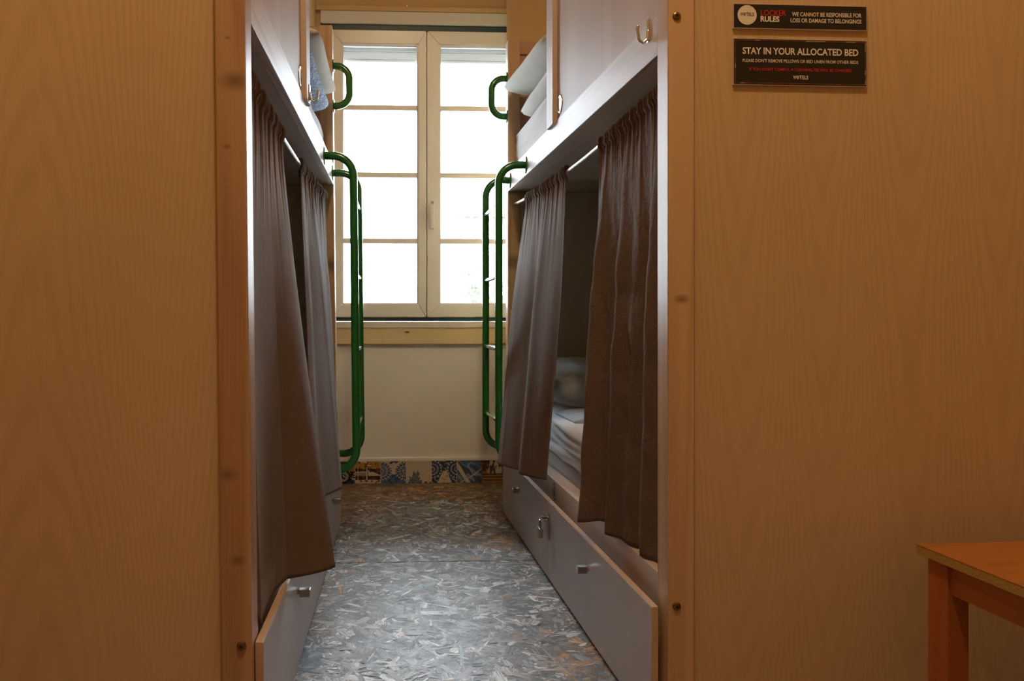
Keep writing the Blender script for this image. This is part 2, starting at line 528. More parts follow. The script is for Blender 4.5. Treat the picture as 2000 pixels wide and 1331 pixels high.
strands(boards[1], XL, XR, ys[1] + e, ys[2] - e, 1400, 4)
box('subfloor', (XL - 0.05, XR + 0.05, YB, YW + 0.02, -0.03, -0.018), M['osb'], floor, bevel=0)

ceil = box('ceiling', (XL - 0.1, XR + 0.1, YB - 0.1, YW + 0.3, ZC, ZC + 0.1), M['ceiling'], bevel=0)
tag(ceil, 'pale painted ceiling', kind='structure')
for nm, b in (('wall_left', (XL - 0.1, XL, YB - 0.1, YF + 0.2, -0.03, ZC)), ('wall_right', (XR, XR + 0.1, YB - 0.1, YF + 0.2, -0.03, ZC)),
              ('wall_back', (XL, XR, YB - 0.1, YB, -0.03, ZC))):
    o = box(nm, b, M['wall_cream'], bevel=0)
    tag(o, 'cream painted plaster wall, ' + nm.split('_')[1] + ' side', kind='structure')

WX0, WX1 = -0.319, 0.86
WZ0, WZ1 = 0.893, 2.527
wf = empty('wall_front')
tag(wf, 'thick cream plaster wall with the deep window niche', kind='structure')
def prism(name, pts, z0, z1, mat, parent):
    bm = bmesh.new()
    lo = [bm.verts.new((x, y, z0)) for x, y in pts]
    hi = [bm.verts.new((x, y, z1)) for x, y in pts]
    n = len(pts)
    for k in range(n):
        bm.faces.new((lo[k], lo[(k + 1) % n], hi[(k + 1) % n], hi[k]))
    bm.faces.new(lo[::-1]); bm.faces.new(hi)
    return link_mesh(name, bm, mat, parent)
prism('pier', [(XL, YF), (NL - 0.012, YF), (NL, YW), (NL, YW + 0.16), (XL, YW + 0.16)], -0.03, ZC, M['wall_cream'], wf)
prism('pier', [(NR, YF), (XR, YF), (XR, YW + 0.16), (0.90, YW + 0.16), (0.90, YW), (NR + 0.03, YF + 0.06)], -0.03, ZC, M['wall_cream'], wf)
box('corner_bead', (NR - 0.002, NR + 0.022, YF - 0.006, YF + 0.004, -0.0, ZC), M['wall_cream'], wf, bevel=0.002)
box('parapet', (NL - 0.01, 0.905, YW, YW + 0.14, -0.03, WZ0 - 0.005), M['wall_white'], wf, bevel=0)
box('lintel', (NL - 0.01, 0.905, YW - 0.012, YW + 0.14, 2.615, ZC), M['wall_cream'], wf, bevel=0.004)
box('plaster_fillet', (NL - 0.005, 0.90, YW - 0.010, YW + 0.01, 0.122, 0.142), M['wall_white'], wf, bevel=0.006)
bm = bmesh.new()
add_cyl(bm, (0.155, YW - 0.020, 2.628), (0, 1, 0), 0.004, 0.010, 10)
link_mesh('nail', bm, M['steel'], wf)
# strip left between wall and window unit
box('jamb_strip', (NL, WX0, YW, YW + 0.1, WZ0, 2.62), M['wall_cream'], wf, bevel=0)
box('jamb_strip', (WX1, 0.91, YW, YW + 0.1, WZ0, 2.62), M['wall_cream'], wf, bevel=0)

o = box('trim_1', (NL + 0.001, 0.895, YW - 0.03, YW + 0.02, 0.769, 0.860), M['sill_cream'], bevel=0.003)
tag(o, 'cream painted apron board under the window', kind='structure')
# pin stuck in the apron board
bm = bmesh.new()
add_box(bm, 0.142, 0.168, YW - 0.034, YW - 0.029, 0.832, 0.838, 0.001)
add_cyl(bm, (0.155, YW - 0.029, 0.835), (0, -1, 0), 0.005, 0.012, 10)
link_mesh('screw_stub', bm, M['bolt'], o)
o = box('trim_2', (NL + 0.001, 0.895, YW - 0.036, YW + 0.03, 0.858, 0.892), M['ledge'], bevel=0.005)
tag(o, 'weathered off-white window ledge with chipped paint', kind='structure')
o = box('trim_3', (WX0, WX1, YW - 0.03, YW + 0.08, WZ1 - 0.002, 2.592), M['white_box'], bevel=0.005)
tag(o, 'white painted shutter box above the window', kind='structure')
# thin cream bead over the box
box('bead', (NL + 0.002, 0.89, YW - 0.03, YW + 0.0, 2.594, 2.622), M['wall_cream'], o, bevel=0.004)

# ------------------------------------------------------------------ window
win = empty('window_1', (0, YW, 0))
tag(win, 'white two-leaf casement window with four panes in each leaf', kind='structure')
FZ0, FZ1 = 0.916, 2.494
# dark teal outer frame, four members
box('outer_frame_head', (WX0, WX1, -0.012, 0.06, FZ1, WZ1), M['teal'], win)
box('outer_frame_sill', (WX0, WX1, -0.012, 0.06, WZ0, FZ0 - 0.004), M['teal'], win)
box('outer_frame_jamb', (WX0, -0.272, 0.0, 0.06, FZ0 - 0.004, FZ1), M['upvc'], win)
box('outer_frame_jamb', (0.802, WX1, 0.0, 0.06, FZ0 - 0.004, FZ1), M['upvc'], win)

box('frame_rebate', (WX0, WX1, 0.046, 0.060, FZ0 - 0.006, FZ0 + 0.030), M['upvc'], win)
box('frame_rebate', (WX0, WX1, 0.046, 0.060, FZ1 - 0.030, FZ1 + 0.004), M['upvc'], win)
box('frame_rebate', (-0.275, -0.235, 0.046, 0.060, FZ0, FZ1), M['upvc'], win)
box('frame_rebate', (0.765, 0.805, 0.046, 0.060, FZ0, FZ1), M['upvc'], win)
box('meeting_strip', (0.245, 0.285, 0.046, 0.060, FZ0, FZ1), M['upvc'], win)
def quad_prism(name, pts, y0, y1, mat, parent):
    bm = bmesh.new()
    lo = [bm.verts.new((x, y0, z)) for x, z in pts]
    hi = [bm.verts.new((x, y1, z)) for x, z in pts]
    n = len(pts)
    for k in range(n):
        bm.faces.new((lo[k], lo[(k + 1) % n], hi[(k + 1) % n], hi[k]))
    bm.faces.new(lo); bm.faces.new(hi[::-1])
    bmesh.ops.bevel(bm, geom=bm.edges[:], offset=0.003, segments=2, affect='EDGES')
    return link_mesh(name, bm, mat, parent)

def leaf(x0, x1, gx0, gx1, handle=False):
    lf = empty('casement_leaf')
    lf.parent = win
    z0, z1 = FZ0, FZ1 - 0.003
    gz0, gz1 = 0.986, 2.42
    y0, y1 = -0.022, 0.045
    e = 0.0006
    quad_prism('bottom_rail', [(x0 + e, z0), (x1 - e, z0), (gx1 - e, gz0), (gx0 + e, gz0)], y0, y1, M['upvc'], lf)
    quad_prism('top_rail', [(x0 + e, z1), (x1 - e, z1), (gx1 - e, gz1), (gx0 + e, gz1)], y0, y1, M['upvc'], lf)
    quad_prism('stile', [(x0, z0 + e), (gx0, gz0 + e), (gx0, gz1 - e), (x0, z1 - e)], y0, y1, M['upvc'], lf)
    quad_prism('stile', [(x1, z0 + e), (gx1, gz0 + e), (gx1, gz1 - e), (x1, z1 - e)], y0, y1, M['upvc'], lf)
    # stepped glazing bead all round
    w = 0.009
    for b in ((gx0 - 0.002, gx0 + w, gz0, gz1), (gx1 - w, gx1 + 0.002, gz0, gz1)):
        box('glazing_bead', (b[0], b[1], -0.012, 0.03, b[2], b[3]), M['upvc'], lf, bevel=0.002)
    for b in ((gx0, gx1, gz0 - 0.002, gz0 + w), (gx0, gx1, gz1 - w, gz1 + 0.002)):
        box('glazing_bead', (b[0], b[1], -0.011, 0.03, b[2], b[3]), M['upvc'], lf, bevel=0.002)
    mz = [1.336, 1.699, 2.069]
    for z in mz:
        box('glazing_bar', (gx0, gx1, -0.012, 0.024, z - 0.0145, z + 0.0145), M['upvc'], lf, bevel=0.004)
    zz = [gz0] + mz + [gz1]
    for k in range(4):
        box('pane', (gx0 + 0.002, gx1 - 0.002, 0.008, 0.012, zz[k] + (0.0145 if k else 0.004), zz[k + 1] - (0.0145 if k < 3 else 0.004)), M['glass'], lf, bevel=0)
    if handle:
        bm = bmesh.new()
        hx = 0.292
        add_box(bm, hx - 0.011, hx + 0.011, -0.030, -0.021, 1.40, 1.545, 0.004)
        add_cyl(bm, (hx, -0.029, 1.525), (0, -1, 0), 0.009, 0.022, 16)
        add_box(bm, hx - 0.010, hx + 0.010, -0.056, -0.042, 1.40, 1.535, 0.005)
        link_mesh('window_handle', bm, M['upvc'], lf, smooth=False)
        box('handle_cap', (hx - 0.008, hx + 0.008, -0.058, -0.050, 1.536, 1.55), M['gasket'], lf, bevel=0.003)
leaf(-0.268, 0.262, -0.203, 0.2177)
leaf(0.2655, 0.798, 0.333, 0.754, True)
# hinge lugs at foot
for x in (-0.02,):
    pass
# roller shutter outside, partly lowered
sh = empty('roller_shutter', (0, YW + 0.062, 0))
tag(sh, 'grey roller shutter rolled almost up outside the window', 'shutter')
for k in range(6):
    z = 2.354 + k * 0.045
    box('slat', (WX0 + 0.005, WX1 - 0.005, 0.0, 0.014, z, z + 0.0445), M['shutter'], sh, bevel=0.004)
box('bottom_bar', (WX0 + 0.005, WX1 - 0.005, -0.004, 0.018, 2.339, 2.353), M['shutter'], sh, bevel=0.003)
# outer reveal so the wall has thickness
for b in ((-0.7, WX0 - 0.0, 0.14, 0.36, -0.03, 3.1), (WX1, 1.3, 0.14, 0.36, -0.03, 3.1)):
    box('outer_reveal', (b[0], b[1], YW + b[2], YW + b[3], b[4], b[5]), M['wall_white'], wf, bevel=0)
box('outer_sill', (WX0, WX1, YW + 0.06, YW + 0.36, 0.80, WZ0 - 0.01), M['wall_white'], wf, bevel=0)
box('outer_lintel', (WX0, WX1, YW + 0.13, YW + 0.36, 2.62, 3.1), M['wall_white'], wf, bevel=0)

# ------------------------------------------------------------------ tile skirting
def vcol_material(name):
    t = NT(name)
    at = t.n('ShaderNodeVertexColor')
    at.layer_name = 'paint'
    nz = t.noise(t.coords(), 120, 4, 0.6)
    c = t.mix(t.ramp(nz, [(0.45, (0, 0, 0)), (0.8, (0.45,) * 3)]), at.outputs['Color'], (0.22, 0.17, 0.12))
    t.col(c)
    t.rough(0.22)
    return t.m
M['azulejo'] = vcol_material('glazed_painted_tile')
CRM, NAV, BLU, YEL, BRN, DRK, PBL = (0.62, 0.54, 0.46), (0.028, 0.05, 0.11), (0.07, 0.16, 0.33), (0.46, 0.24, 0.045), (0.13, 0.055, 0.025), (0.022, 0.014, 0.014), (0.24, 0.32, 0.42)
def nz(x, y, s, f):
    return noise.noise(Vector((x * f + s * 7.3, y * f - s * 3.1, s)))
def pat_scroll(x, y, s):
    d = math.hypot(x - 0.52, y - 0.32) + 0.05 * nz(x, y, s, 5)
    if d < 0.13: return NAV if nz(x, y, s, 9) > -0.2 else CRM
    if d < 0.24: return CRM
    if d < 0.33: return DRK
    if y > 0.55: return YEL if nz(x, y, s, 4) > 0.0 else (BRN if nz(x, y, s, 7) > -0.15 else NAV)
    return NAV if nz(x, y, s, 6) > 0.1 else (CRM if nz(x, y, s, 9) > 0 else DRK)
def pat_fruit(x, y, s):
    if y > 0.68 + 0.08 * nz(x, y, s, 4):
        return YEL if nz(x, y, s, 6) > -0.05 else (BRN if nz(x, y, s, 11) > -0.1 else CRM)
    if y < 0.15: return CRM if nz(x, y, s, 8) > -0.3 else BRN
    if abs(x - 0.45) < 0.025 or (abs(y - 0.52) < 0.03 and x < 0.45) or abs(x - 0.1) < 0.02: return CRM
    if x < 0.45 and 0.34 < y < 0.52: return (0.36, 0.26, 0.19)
    b = nz(x, y, s, 5)
    return CRM if (x > 0.5 and y > 0.33 and b > -0.1 and y < 0.62 - 0.5 * (x - 0.5)) else (DRK if b > -0.25 else BRN)
def pat_arcs(x, y, s):
    for cx in (0.0, 1.0):
        d = math.hypot(x - cx, y - 0.55)
        if d < 0.43:
            k = int(d / 0.072)
            a = math.atan2(y - 0.55, x - cx)
            if k % 2 == 0:
                return NAV if math.sin(a * 16 + k) > -0.35 else PBL
            return (CRM if math.sin(a * 20 + k * 2) > 0.25 else BLU)
    if y > 0.88: return CRM if nz(x, y, s, 6) > -0.1 else NAV
    if y < 0.13: return BLU if nz(x, y, s, 10) > -0.25 else NAV
    if abs(x - 0.5) < 0.10 + 0.27 * (y - 0.35) and y > 0.42: return CRM
    return BLU if nz(x, y, s, 9) > -0.1 else NAV
def pat_sprig(x, y, s):
    bx, by = 0.34, 0.0
    for (ang, ln, st) in ((78, 0.62, 0.0), (108, 0.34, 0.05), (128, 0.38, 0.02), (150, 0.30, 0.0), (50, 0.34, 0.02), (25, 0.34, -0.02), (62, 0.40, 0.16), (98, 0.36, 0.2)):
        a = R(ang)
        dx, dy = x - bx, y - by - st
        u = dx * math.cos(a) + dy * math.sin(a)
        v = -dx * math.sin(a) + dy * math.cos(a)
        if 0 < u < ln and abs(v) < 0.055 * math.sin(math.pi * u / ln) + 0.006:
            return (0.14, 0.20, 0.23) if nz(x, y, s, 8) > -0.1 else (0.09, 0.14, 0.18)
    if y < 0.06 and nz(x, y, s, 9) > 0.1: return BRN
    return CRM
def pat_arcs2(x, y, s):
    for cx in (0.0, 1.02):
        d = math.hypot(x - cx, y - 0.62)
        if d < 0.42:
            k = int(d / 0.07)
            a = math.atan2(y - 0.62, x - cx)
            if k % 2 == 0: return NAV
            return CRM if math.sin(a * 18 + k) > 0.3 else BLU
    if abs(x - 0.52) < 0.30 - 0.42 * y and y < 0.55: return CRM if nz(x, y, s, 7) > -0.2 else (0.45, 0.33, 0.16)
    return NAV if nz(x, y, s, 8) > -0.15 else PBL
def pat_drape(x, y, s):
    b = x + 0.55 * (y - 0.5)
    if abs(b - 0.18) < 0.09: return CRM
    c = (x - 0.15) - 1.25 * (y - 0.02) - 0.10 * math.sin(4 * y)
    if abs(c) < 0.035: return CRM
    q = nz(x + 0.6 * y, y * 0.5, s, 4)
    return BLU if q > 0.12 else (PBL if q > -0.12 else (0.05, 0.10, 0.20))
def pat_column(x, y, s):
    if y < 0.42:
        return YEL if math.sin(y * 46) > -0.25 else BRN
    if x < 0.2: return BRN if nz(x, y, s, 5) > -0.1 else YEL
    return CRM if nz(x * 2.5, y * 0.6, s, 4) > 0.05 else (0.10, 0.05, 0.05)
bb = empty('baseboard_front', (0, YW, 0))
tag(bb, 'skirting of old painted ceramic tiles in mismatched patterns', kind='structure')
TW = 0.1400
x0t = -0.3431
seq = [pat_column, pat_scroll, pat_fruit, pat_arcs, pat_sprig, pat_arcs2, pat_drape, pat_column, pat_arcs]
XT0 = 0.0105 - 3 * TW
for k, pf in enumerate(seq):
    a, b = XT0 + k * TW, XT0 + (k + 1) * TW
    a = max(a, NL + 0.002)
    b = min(b, 0.895)
    if b - a < 0.01: continue
    N = 44
    bm = bmesh.new()
    ly = bm.loops.layers.float_color.new('paint')
    y = -0.011 + 0.002 * random.random()
    zt = 0.124 - 0.003 * random.random()
    g = 0.0012
    grid = [[bm.verts.new((a + g + (b - a - 2 * g) * i / N, y, 0.002 + (zt - 0.002) * j / N)) for i in range(N + 1)] for j in range(N + 1)]
    for j in range(N):
        for i in range(N):
            f = bm.faces.new((grid[j][i], grid[j][i + 1], grid[j + 1][i + 1], grid[j + 1][i]))
            c = pf((i + 0.5) / N, (j + 0.5) / N, k + 1)
            for lp in f.loops: lp[ly] = (*c, 1)
    # body behind the glaze
    vs = add_box(bm, a + g, b - g, y + 0.0003, 0.004, 0.002, zt, 0)
    for f in {f for v in vs for f in v.link_faces}:
        for lp in f.loops: lp[ly] = (*CRM, 1)
    me = bpy.data.meshes.new('tile')
    bm.normal_update()
    bm.to_mesh(me); bm.free()
    me.materials.append(M['azulejo'])
    o = bpy.data.objects.new('tile', me)
    COL.objects.link(o); o.parent = bb

# ------------------------------------------------------------------ bunk beds
class Bed:
    """local frame: s outward from the aisle, t along the aisle from the near end, z up"""
    def __init__(self, m, loc, rz, shear, label):
        self.m, self.loc, self.rz, self.shear = m, loc, rz, shear
        self.root = empty('bunk_bed', loc, rz)
        tag(self.root, label, 'bunk bed', 'bunk beds')
    def P(self, s, t, z):
        return Vector((self.m * (s + self.shear * z), t, z))
    def finish(self, bm):
        for v in bm.verts:
            v.co = self.P(v.co.x, v.co.y, v.co.z)
    def part(self, name, bm, mat, parent=None, smooth=False):
        self.finish(bm)
        return link_mesh(name, bm, mat, parent or self.root, smooth)
    def box(self, name, b, mat, parent=None, bevel=0.002):
        bm = bmesh.new()
        add_box(bm, *b, bevel=bevel)
        return self.part(name, bm, mat, parent)
    def thing(self, name, bm, mat, smooth=True):
        self.finish(bm)
        return link_mesh(name, bm, mat, None, smooth, loc=self.loc, rz=self.rz)

HB = 2.22      # height of bed
ZF0, ZF1 = 1.507, 1.600
L = 2.16
def rod_z(t):
    q = (t - 0.065) / 2.035
    return 1.449 - 0.030 * 4 * q * (1 - q)
ROD_S = 0.034

def hook(bed, s, t, z, parent, scale=1.0):
    bm = bmesh.new()
    add_box(bm, s - 0.003, s, t - 0.009, t + 0.009, z - 0.025 * scale, z + 0.027 * scale, 0.001)
    path = [(s - 0.002, t, z + 0.004), (s - 0.004, t, z - 0.018 * scale), (s - 0.014, t, z - 0.027 * scale), (s - 0.024, t, z - 0.020 * scale), (s - 0.028, t, z + 0.004), (s - 0.026, t, z + 0.012)]
    pts = []
    for i in range(len(path) - 1):
        for k in range(4):
            pts.append(Vector(path[i]).lerp(Vector(path[i + 1]), k / 4))
    pts.append(Vector(path[-1]))
    add_tube(bm, pts, 0.0038, 10)
    bed.part('coat_hook', bm, M['chrome'], parent, True)

def bolt(bed, s, t, z, parent):
    def lathe(prof, n):
        bm = bmesh.new()
        rings = [[bm.verts.new((s + r * math.cos(2 * math.pi * k / n), t - y, z + r * math.sin(2 * math.pi * k / n))) for k in range(n)] for r, y in prof]
        for a, b in zip(rings, rings[1:]):
            for k in range(n):
                bm.faces.new((a[k], a[(k + 1) % n], b[(k + 1) % n], b[k]))
        return bm, rings
    bm, _ = lathe([(0.0090, -0.001), (0.0090, 0.002), (0.0082, 0.0036), (0.0060, 0.0048), (0.0031, 0.0052), (0.0031, 0.0046)], 24)
    bed.part('bolt', bm, M['bolt'], parent, False)
    bm, rings = lathe([(0.0034, 0.0050), (0.0030, 0.0050), (0.0030, 0.0005)], 6)     # hexagonal socket, sunk into the head
    bm.faces.new(rings[-1])
    bed.part('bolt_socket', bm, M['bolt'], parent, False)

def build_bed(m, loc, rz, shear, label, panel_mat, post_mat, t_stile, proud, hook_pos, bolts):
    B = Bed(m, loc, rz, shear, label)
    W = 0.955
    near_post = B.box('post', (0.0, 0.058, 0.0, 0.068, 0.0, HB), post_mat, bevel=0.004)
    B.box('post', (W - 0.058, W, 0.0, 0.068, 0.0, HB), post_mat, bevel=0.004)
    far_post = B.box('post', (0.0, 0.058, 2.10, L, 0.0, HB), M['post'], bevel=0.003)
    B.box('post', (W - 0.058, W, 2.10, L, 0.0, HB), M['post'], bevel=0.003)
    for (s, z) in bolts:
        bolt(B, s, 0.0, z, near_post)
    B.box('end_panel', (0.056, W - 0.056, 0.013, 0.031, 0.0, HB), panel_mat, bevel=0.001)
    B.box('inner_end_panel', (0.056, W - 0.056, 2.118, 2.136, 0.0, ZF0), M['inner'], bevel=0.001)
    B.box('head_panel', (0.056, W - 0.056, 2.118, 2.136, ZF0, 2.158), M['headboard'], bevel=0.001)
    B.box('head_rail', (0.056, W - 0.056, 2.105, 2.15, 2.156, HB - 0.004), M['headboard'], bevel=0.003)
    B.box('back_panel', (W - 0.022, W - 0.004, 0.066, 2.102, 0.04, 1.86), M['inner'], bevel=0.001)
    # upper platform
    fas = B.box('fascia_board', (0.0, 0.024, 0.066, 2.102, ZF0, ZF1), M['fascia'], bevel=0.0025)
    B.box('platform_board', (0.022, W - 0.02, 0.066, 2.102, ZF0 + 0.0015, ZF0 + 0.02), M['under'], bevel=0.001)
    # locker half of the upper bunk
    ts = t_stile
    door = B.box('locker_door', (0.004, 0.022, 0.070, ts - 0.002, ZF1 + 0.002, HB - 0.03), M['door'], bevel=0.001)
    B.box('locker_top', (0.004, W - 0.02, 0.066, ts + 0.02, HB - 0.028, HB - 0.010), M['door'], bevel=0.001)
    st = B.box('locker_stile', (-0.012, 0.02, ts, ts + 0.098, ZF1 - 0.01, HB), M['door'], bevel=0.0015)
    B.box('locker_end_panel', (0.02, W - 0.02, ts + 0.04, ts + 0.058, ZF1 - 0.06, HB - 0.028), M['door'], bevel=0.001)
    # round recessed pull
    bm = bmesh.new()
    tc, zc = ts - 0.050, 1.646
    n = 28
    rings = []
    for rr, ss in ((0.031, 0.0041), (0.031, 0.0015), (0.0275, 0.0005), (0.025, 0.0020), (0.022, 0.012), (0.0, 0.014)):
        rings.append([bm.verts.new((ss, tc + rr * math.cos(2 * math.pi * k / n), zc + rr * math.sin(2 * math.pi * k / n))) for k in range(n)])
    for q in range(len(rings) - 1):
        for k in range(n):
            bm.faces.new((rings[q][k], rings[q][(k + 1) % n], rings[q + 1][(k + 1) % n], rings[q + 1][k]))
    bmesh.ops.remove_doubles(bm, verts=bm.verts, dist=1e-5)
    for v in bm.verts:
        v.co.x = min(v.co.x, 0.0035)
    B.part('round_pull', bm, M['chrome'], door, True)
    hs, ht, hz = hook_pos
    hook(B, hs, ht, hz, fas if hs > -0.005 else st)
    # lower bed
    rail = B.box('side_rail', (0.012, 0.034, 0.066, 2.102, 0.20, 0.332), M['rail'], bevel=0.002)
    B.box('rail_cap', (0.034, 0.062, 0.066, 2.102, 0.312, 0.330), M['rail'], rail, bevel=0.001)
    B.box('bed_base', (0.05, W - 0.02, 0.066, 2.102, 0.305, 0.322), M['rail'], bevel=0.001)
    B.box('plinth', (0.03, 0.05, 0.066, 2.102, 0.02, 0.20), M['inner'], bevel=0)
    # drawers
    for (a, b, kt) in ((0.022, 1.083, 0.545), (1.088, 2.062, 1.615)):
        d = B.box('drawer', (-proud, -proud + 0.0025, a, b, 0.013, 0.2785), M['drawer'], bevel=0.0008)
        B.box('front_board', (-proud + 0.0024, -proud + 0.016, a, b, 0.013, 0.2795), M['edge_band'], d, bevel=0.0008)
        B.box('drawer_box', (-proud + 0.015, 0.85, a + 0.055, b - 0.04, 0.02, 0.19), M['inner'], d, bevel=0)
        bm = bmesh.new()
        add_cyl(bm, (-proud + 0.001, kt, 0.205), (-1, 0, 0), 0.0065, 0.012, 14)
        add_box(bm, -proud - 0.034, -proud - 0.006, kt - 0.010, kt + 0.010, 0.194, 0.214, 0.0015)
        B.part('knob', bm, M['knob'], d)
    # curtain rod
    bm = bmesh.new()
    add_tube(bm, [(ROD_S, 0.064 + 2.038 * k / 24, rod_z(0.064 + 2.038 * k / 24)) for k in range(25)], 0.0062, 12)
    B.part('curtain_rod', bm, M['white_rod'], None, True)
    # ladder of two bent tubes and four rungs
    lad = None
    for tt in (1.65, 2.04):
        bm = bmesh.new()
        path = arc_path([(0.004, tt, 1.549), (-0.113, tt, 1.549), (-0.113, tt, 0.318), (0.016, tt, 0.318)], 0.078, 10)
        add_tube(bm, path, 0.0158, 18)
        add_cyl(bm, (0.0005, tt, 1.549), (-1, 0, 0), 0.036, 0.004, 28)
        add_cyl(bm, (0.0125, tt, 0.318), (-1, 0, 0), 0.026, 0.004, 28)
        if lad is None:
            lad = B.part('ladder', bm, M['green'], None, True)
        else:
            B.part('ladder_stringer', bm, M['green'], lad, True)
    for z in (1.388, 1.085, 0.783, 0.482):
        bm = bmesh.new()
        add_tube(bm, [(-0.113, 1.65 + 0.39 * k / 4, z) for k in range(5)], 0.0095, 14)
        B.part('rung', bm, M['green'], lad, True)
    # grab handle on the far post
    bm = bmesh.new()
    path = arc_path([(0.002, 2.13, 2.046), (-0.073, 2.13, 2.046), (-0.073, 2.13, 1.866), (0.002, 2.13, 1.866)], 0.058, 10)
    add_tube(bm, path, 0.0158, 18)
    for z in (2.046, 1.866):
        add_cyl(bm, (0.0005, 2.13, z), (-1, 0, 0), 0.030, 0.004, 28)
    B.part('grab_handle', bm, M['green'], None, True)
    return B, rail

BR, rail_r = build_bed(1, (0.6272, 1.7712, 0), R(0.6), 0.0, 'bunk bed whose end panel carries two black signs, with numbered lower rail',
                       M['panel'], M['post'], 1.09, 0.030, (0.0005, 0.125, 1.580), [(0.0185, 1.570), (0.0185, 0.288)])
BL, rail_l = build_bed(-1, (-0.2411, 1.614, 0), R(-1.56), 0.0113, 'bunk bed with a bare end panel and knotty reddish post, opposite the signs',
                       M['panel_left'], M['post_left'], 0.955, 0.018, (-0.0122, 1.015, 1.622), [(0.020, 0.282)])

# number on the lower side rail of the right bed: ring and figure
def text_mesh(txt, size, align='CENTER', bold=0.0, spacing=1.0):
    cu = bpy.data.curves.new('lettering', 'FONT')
    cu.body = txt
    cu.size = size
    cu.align_x = align
    cu.align_y = 'CENTER'
    cu.offset = bold
    cu.space_character = spacing
    cu.resolution_u = 3
    ob = bpy.data.objects.new('lettering', cu)
    COL.objects.link(ob)
    bpy.context.view_layer.update()
    me = bpy.data.meshes.new_from_object(ob.evaluated_get(bpy.context.evaluated_depsgraph_get()))
    bpy.data.objects.remove(ob, do_unlink=True)
    bpy.data.curves.remove(cu)
    return me

def place_text(me, name, mat, parent, fn, width=None):
    """fn maps (u, v) of the text plane to parent-local coordinates"""
    if width:
        xs = [v.co.x for v in me.vertices]
        k = width / (max(xs) - min(xs))
        c = (max(xs) + min(xs)) / 2
        for v in me.vertices: v.co.x = (v.co.x - c) * k
    for v in me.vertices:
        v.co = Vector(fn(v.co.x, v.co.y))
    me.materials.clear()
    me.materials.append(mat)
    o = bpy.data.objects.new(name, me)
    COL.objects.link(o)
    o.parent = parent
    return o
bm = bmesh.new()
n = 40
tc, zc = 1.165, 0.292
for k in range(n):
    a0, a1 = 2 * math.pi * k / n, 2 * math.pi * (k + 1) / n
    vs = [bm.verts.new((0.0108, tc + r * math.cos(a), zc + r * math.sin(a))) for r, a in ((0.0305, a0), (0.0305, a1), (0.0255, a1), (0.0255, a0))]
    bm.faces.new(vs)
bmesh.ops.remove_doubles(bm, verts=bm.verts, dist=1e-5)
BR.part('number_ring', bm, M['ink'], rail_r)
place_text(text_mesh('6', 0.050, bold=0.0022), 'bed_number', M['ink'], rail_r, lambda u, v: (0.0107, tc - u, zc + v))

# ------------------------------------------------------------------ drawer hasp and padlock
hb = bmesh.new()
add_box(hb, -0.034, -0.030, 1.050, 1.078, 0.150, 0.236, 0.001)
add_box(hb, -0.044, -0.030, 1.092, 1.116, 0.205, 0.222, 0.001)
add_tube(hb, [(-0.032, 1.094 + 0.0, 0.216), (-0.052, 1.090, 0.216), (-0.052, 1.070, 0.216), (-0.034, 1.066, 0.216)], 0.004, 8)
BR.part('hasp', hb, M['knob'], [c for c in BR.root.children if c.name.startswith('drawer')][0])
pl = bmesh.new()
add_box(pl, -0.064, -0.050, 1.066, 1.100, 0.152, 0.186, 0.004)
sp = [(-0.057, 1.083 - 0.0115 * math.cos(a), 0.184 + 0.016 + 0.0115 * math.sin(a)) for a in [math.pi * k / 10 for k in range(11)]]
add_tube(pl, [(-0.057, 1.0715, 0.184)] + sp + [(-0.057, 1.0945, 0.184)], 0.0030, 10)
o = BR.thing('padlock', pl, M['knob'], False)
tag(o, 'small steel padlock hanging on the drawer hasp', 'padlock')

# ------------------------------------------------------------------ curtains
def polyline(pts, a):
    """pts: list of (a, (s, t, z))"""
    for (a0, p0), (a1, p1) in zip(pts, pts[1:]):
        if a <= a1 + 1e-9:
            f = (a - a0) / (a1 - a0)
            f = f * f * (3 - 2 * f) * 0.35 + f * 0.65
            return Vector(p0).lerp(Vector(p1), f)
    return Vector(pts[-1][1])

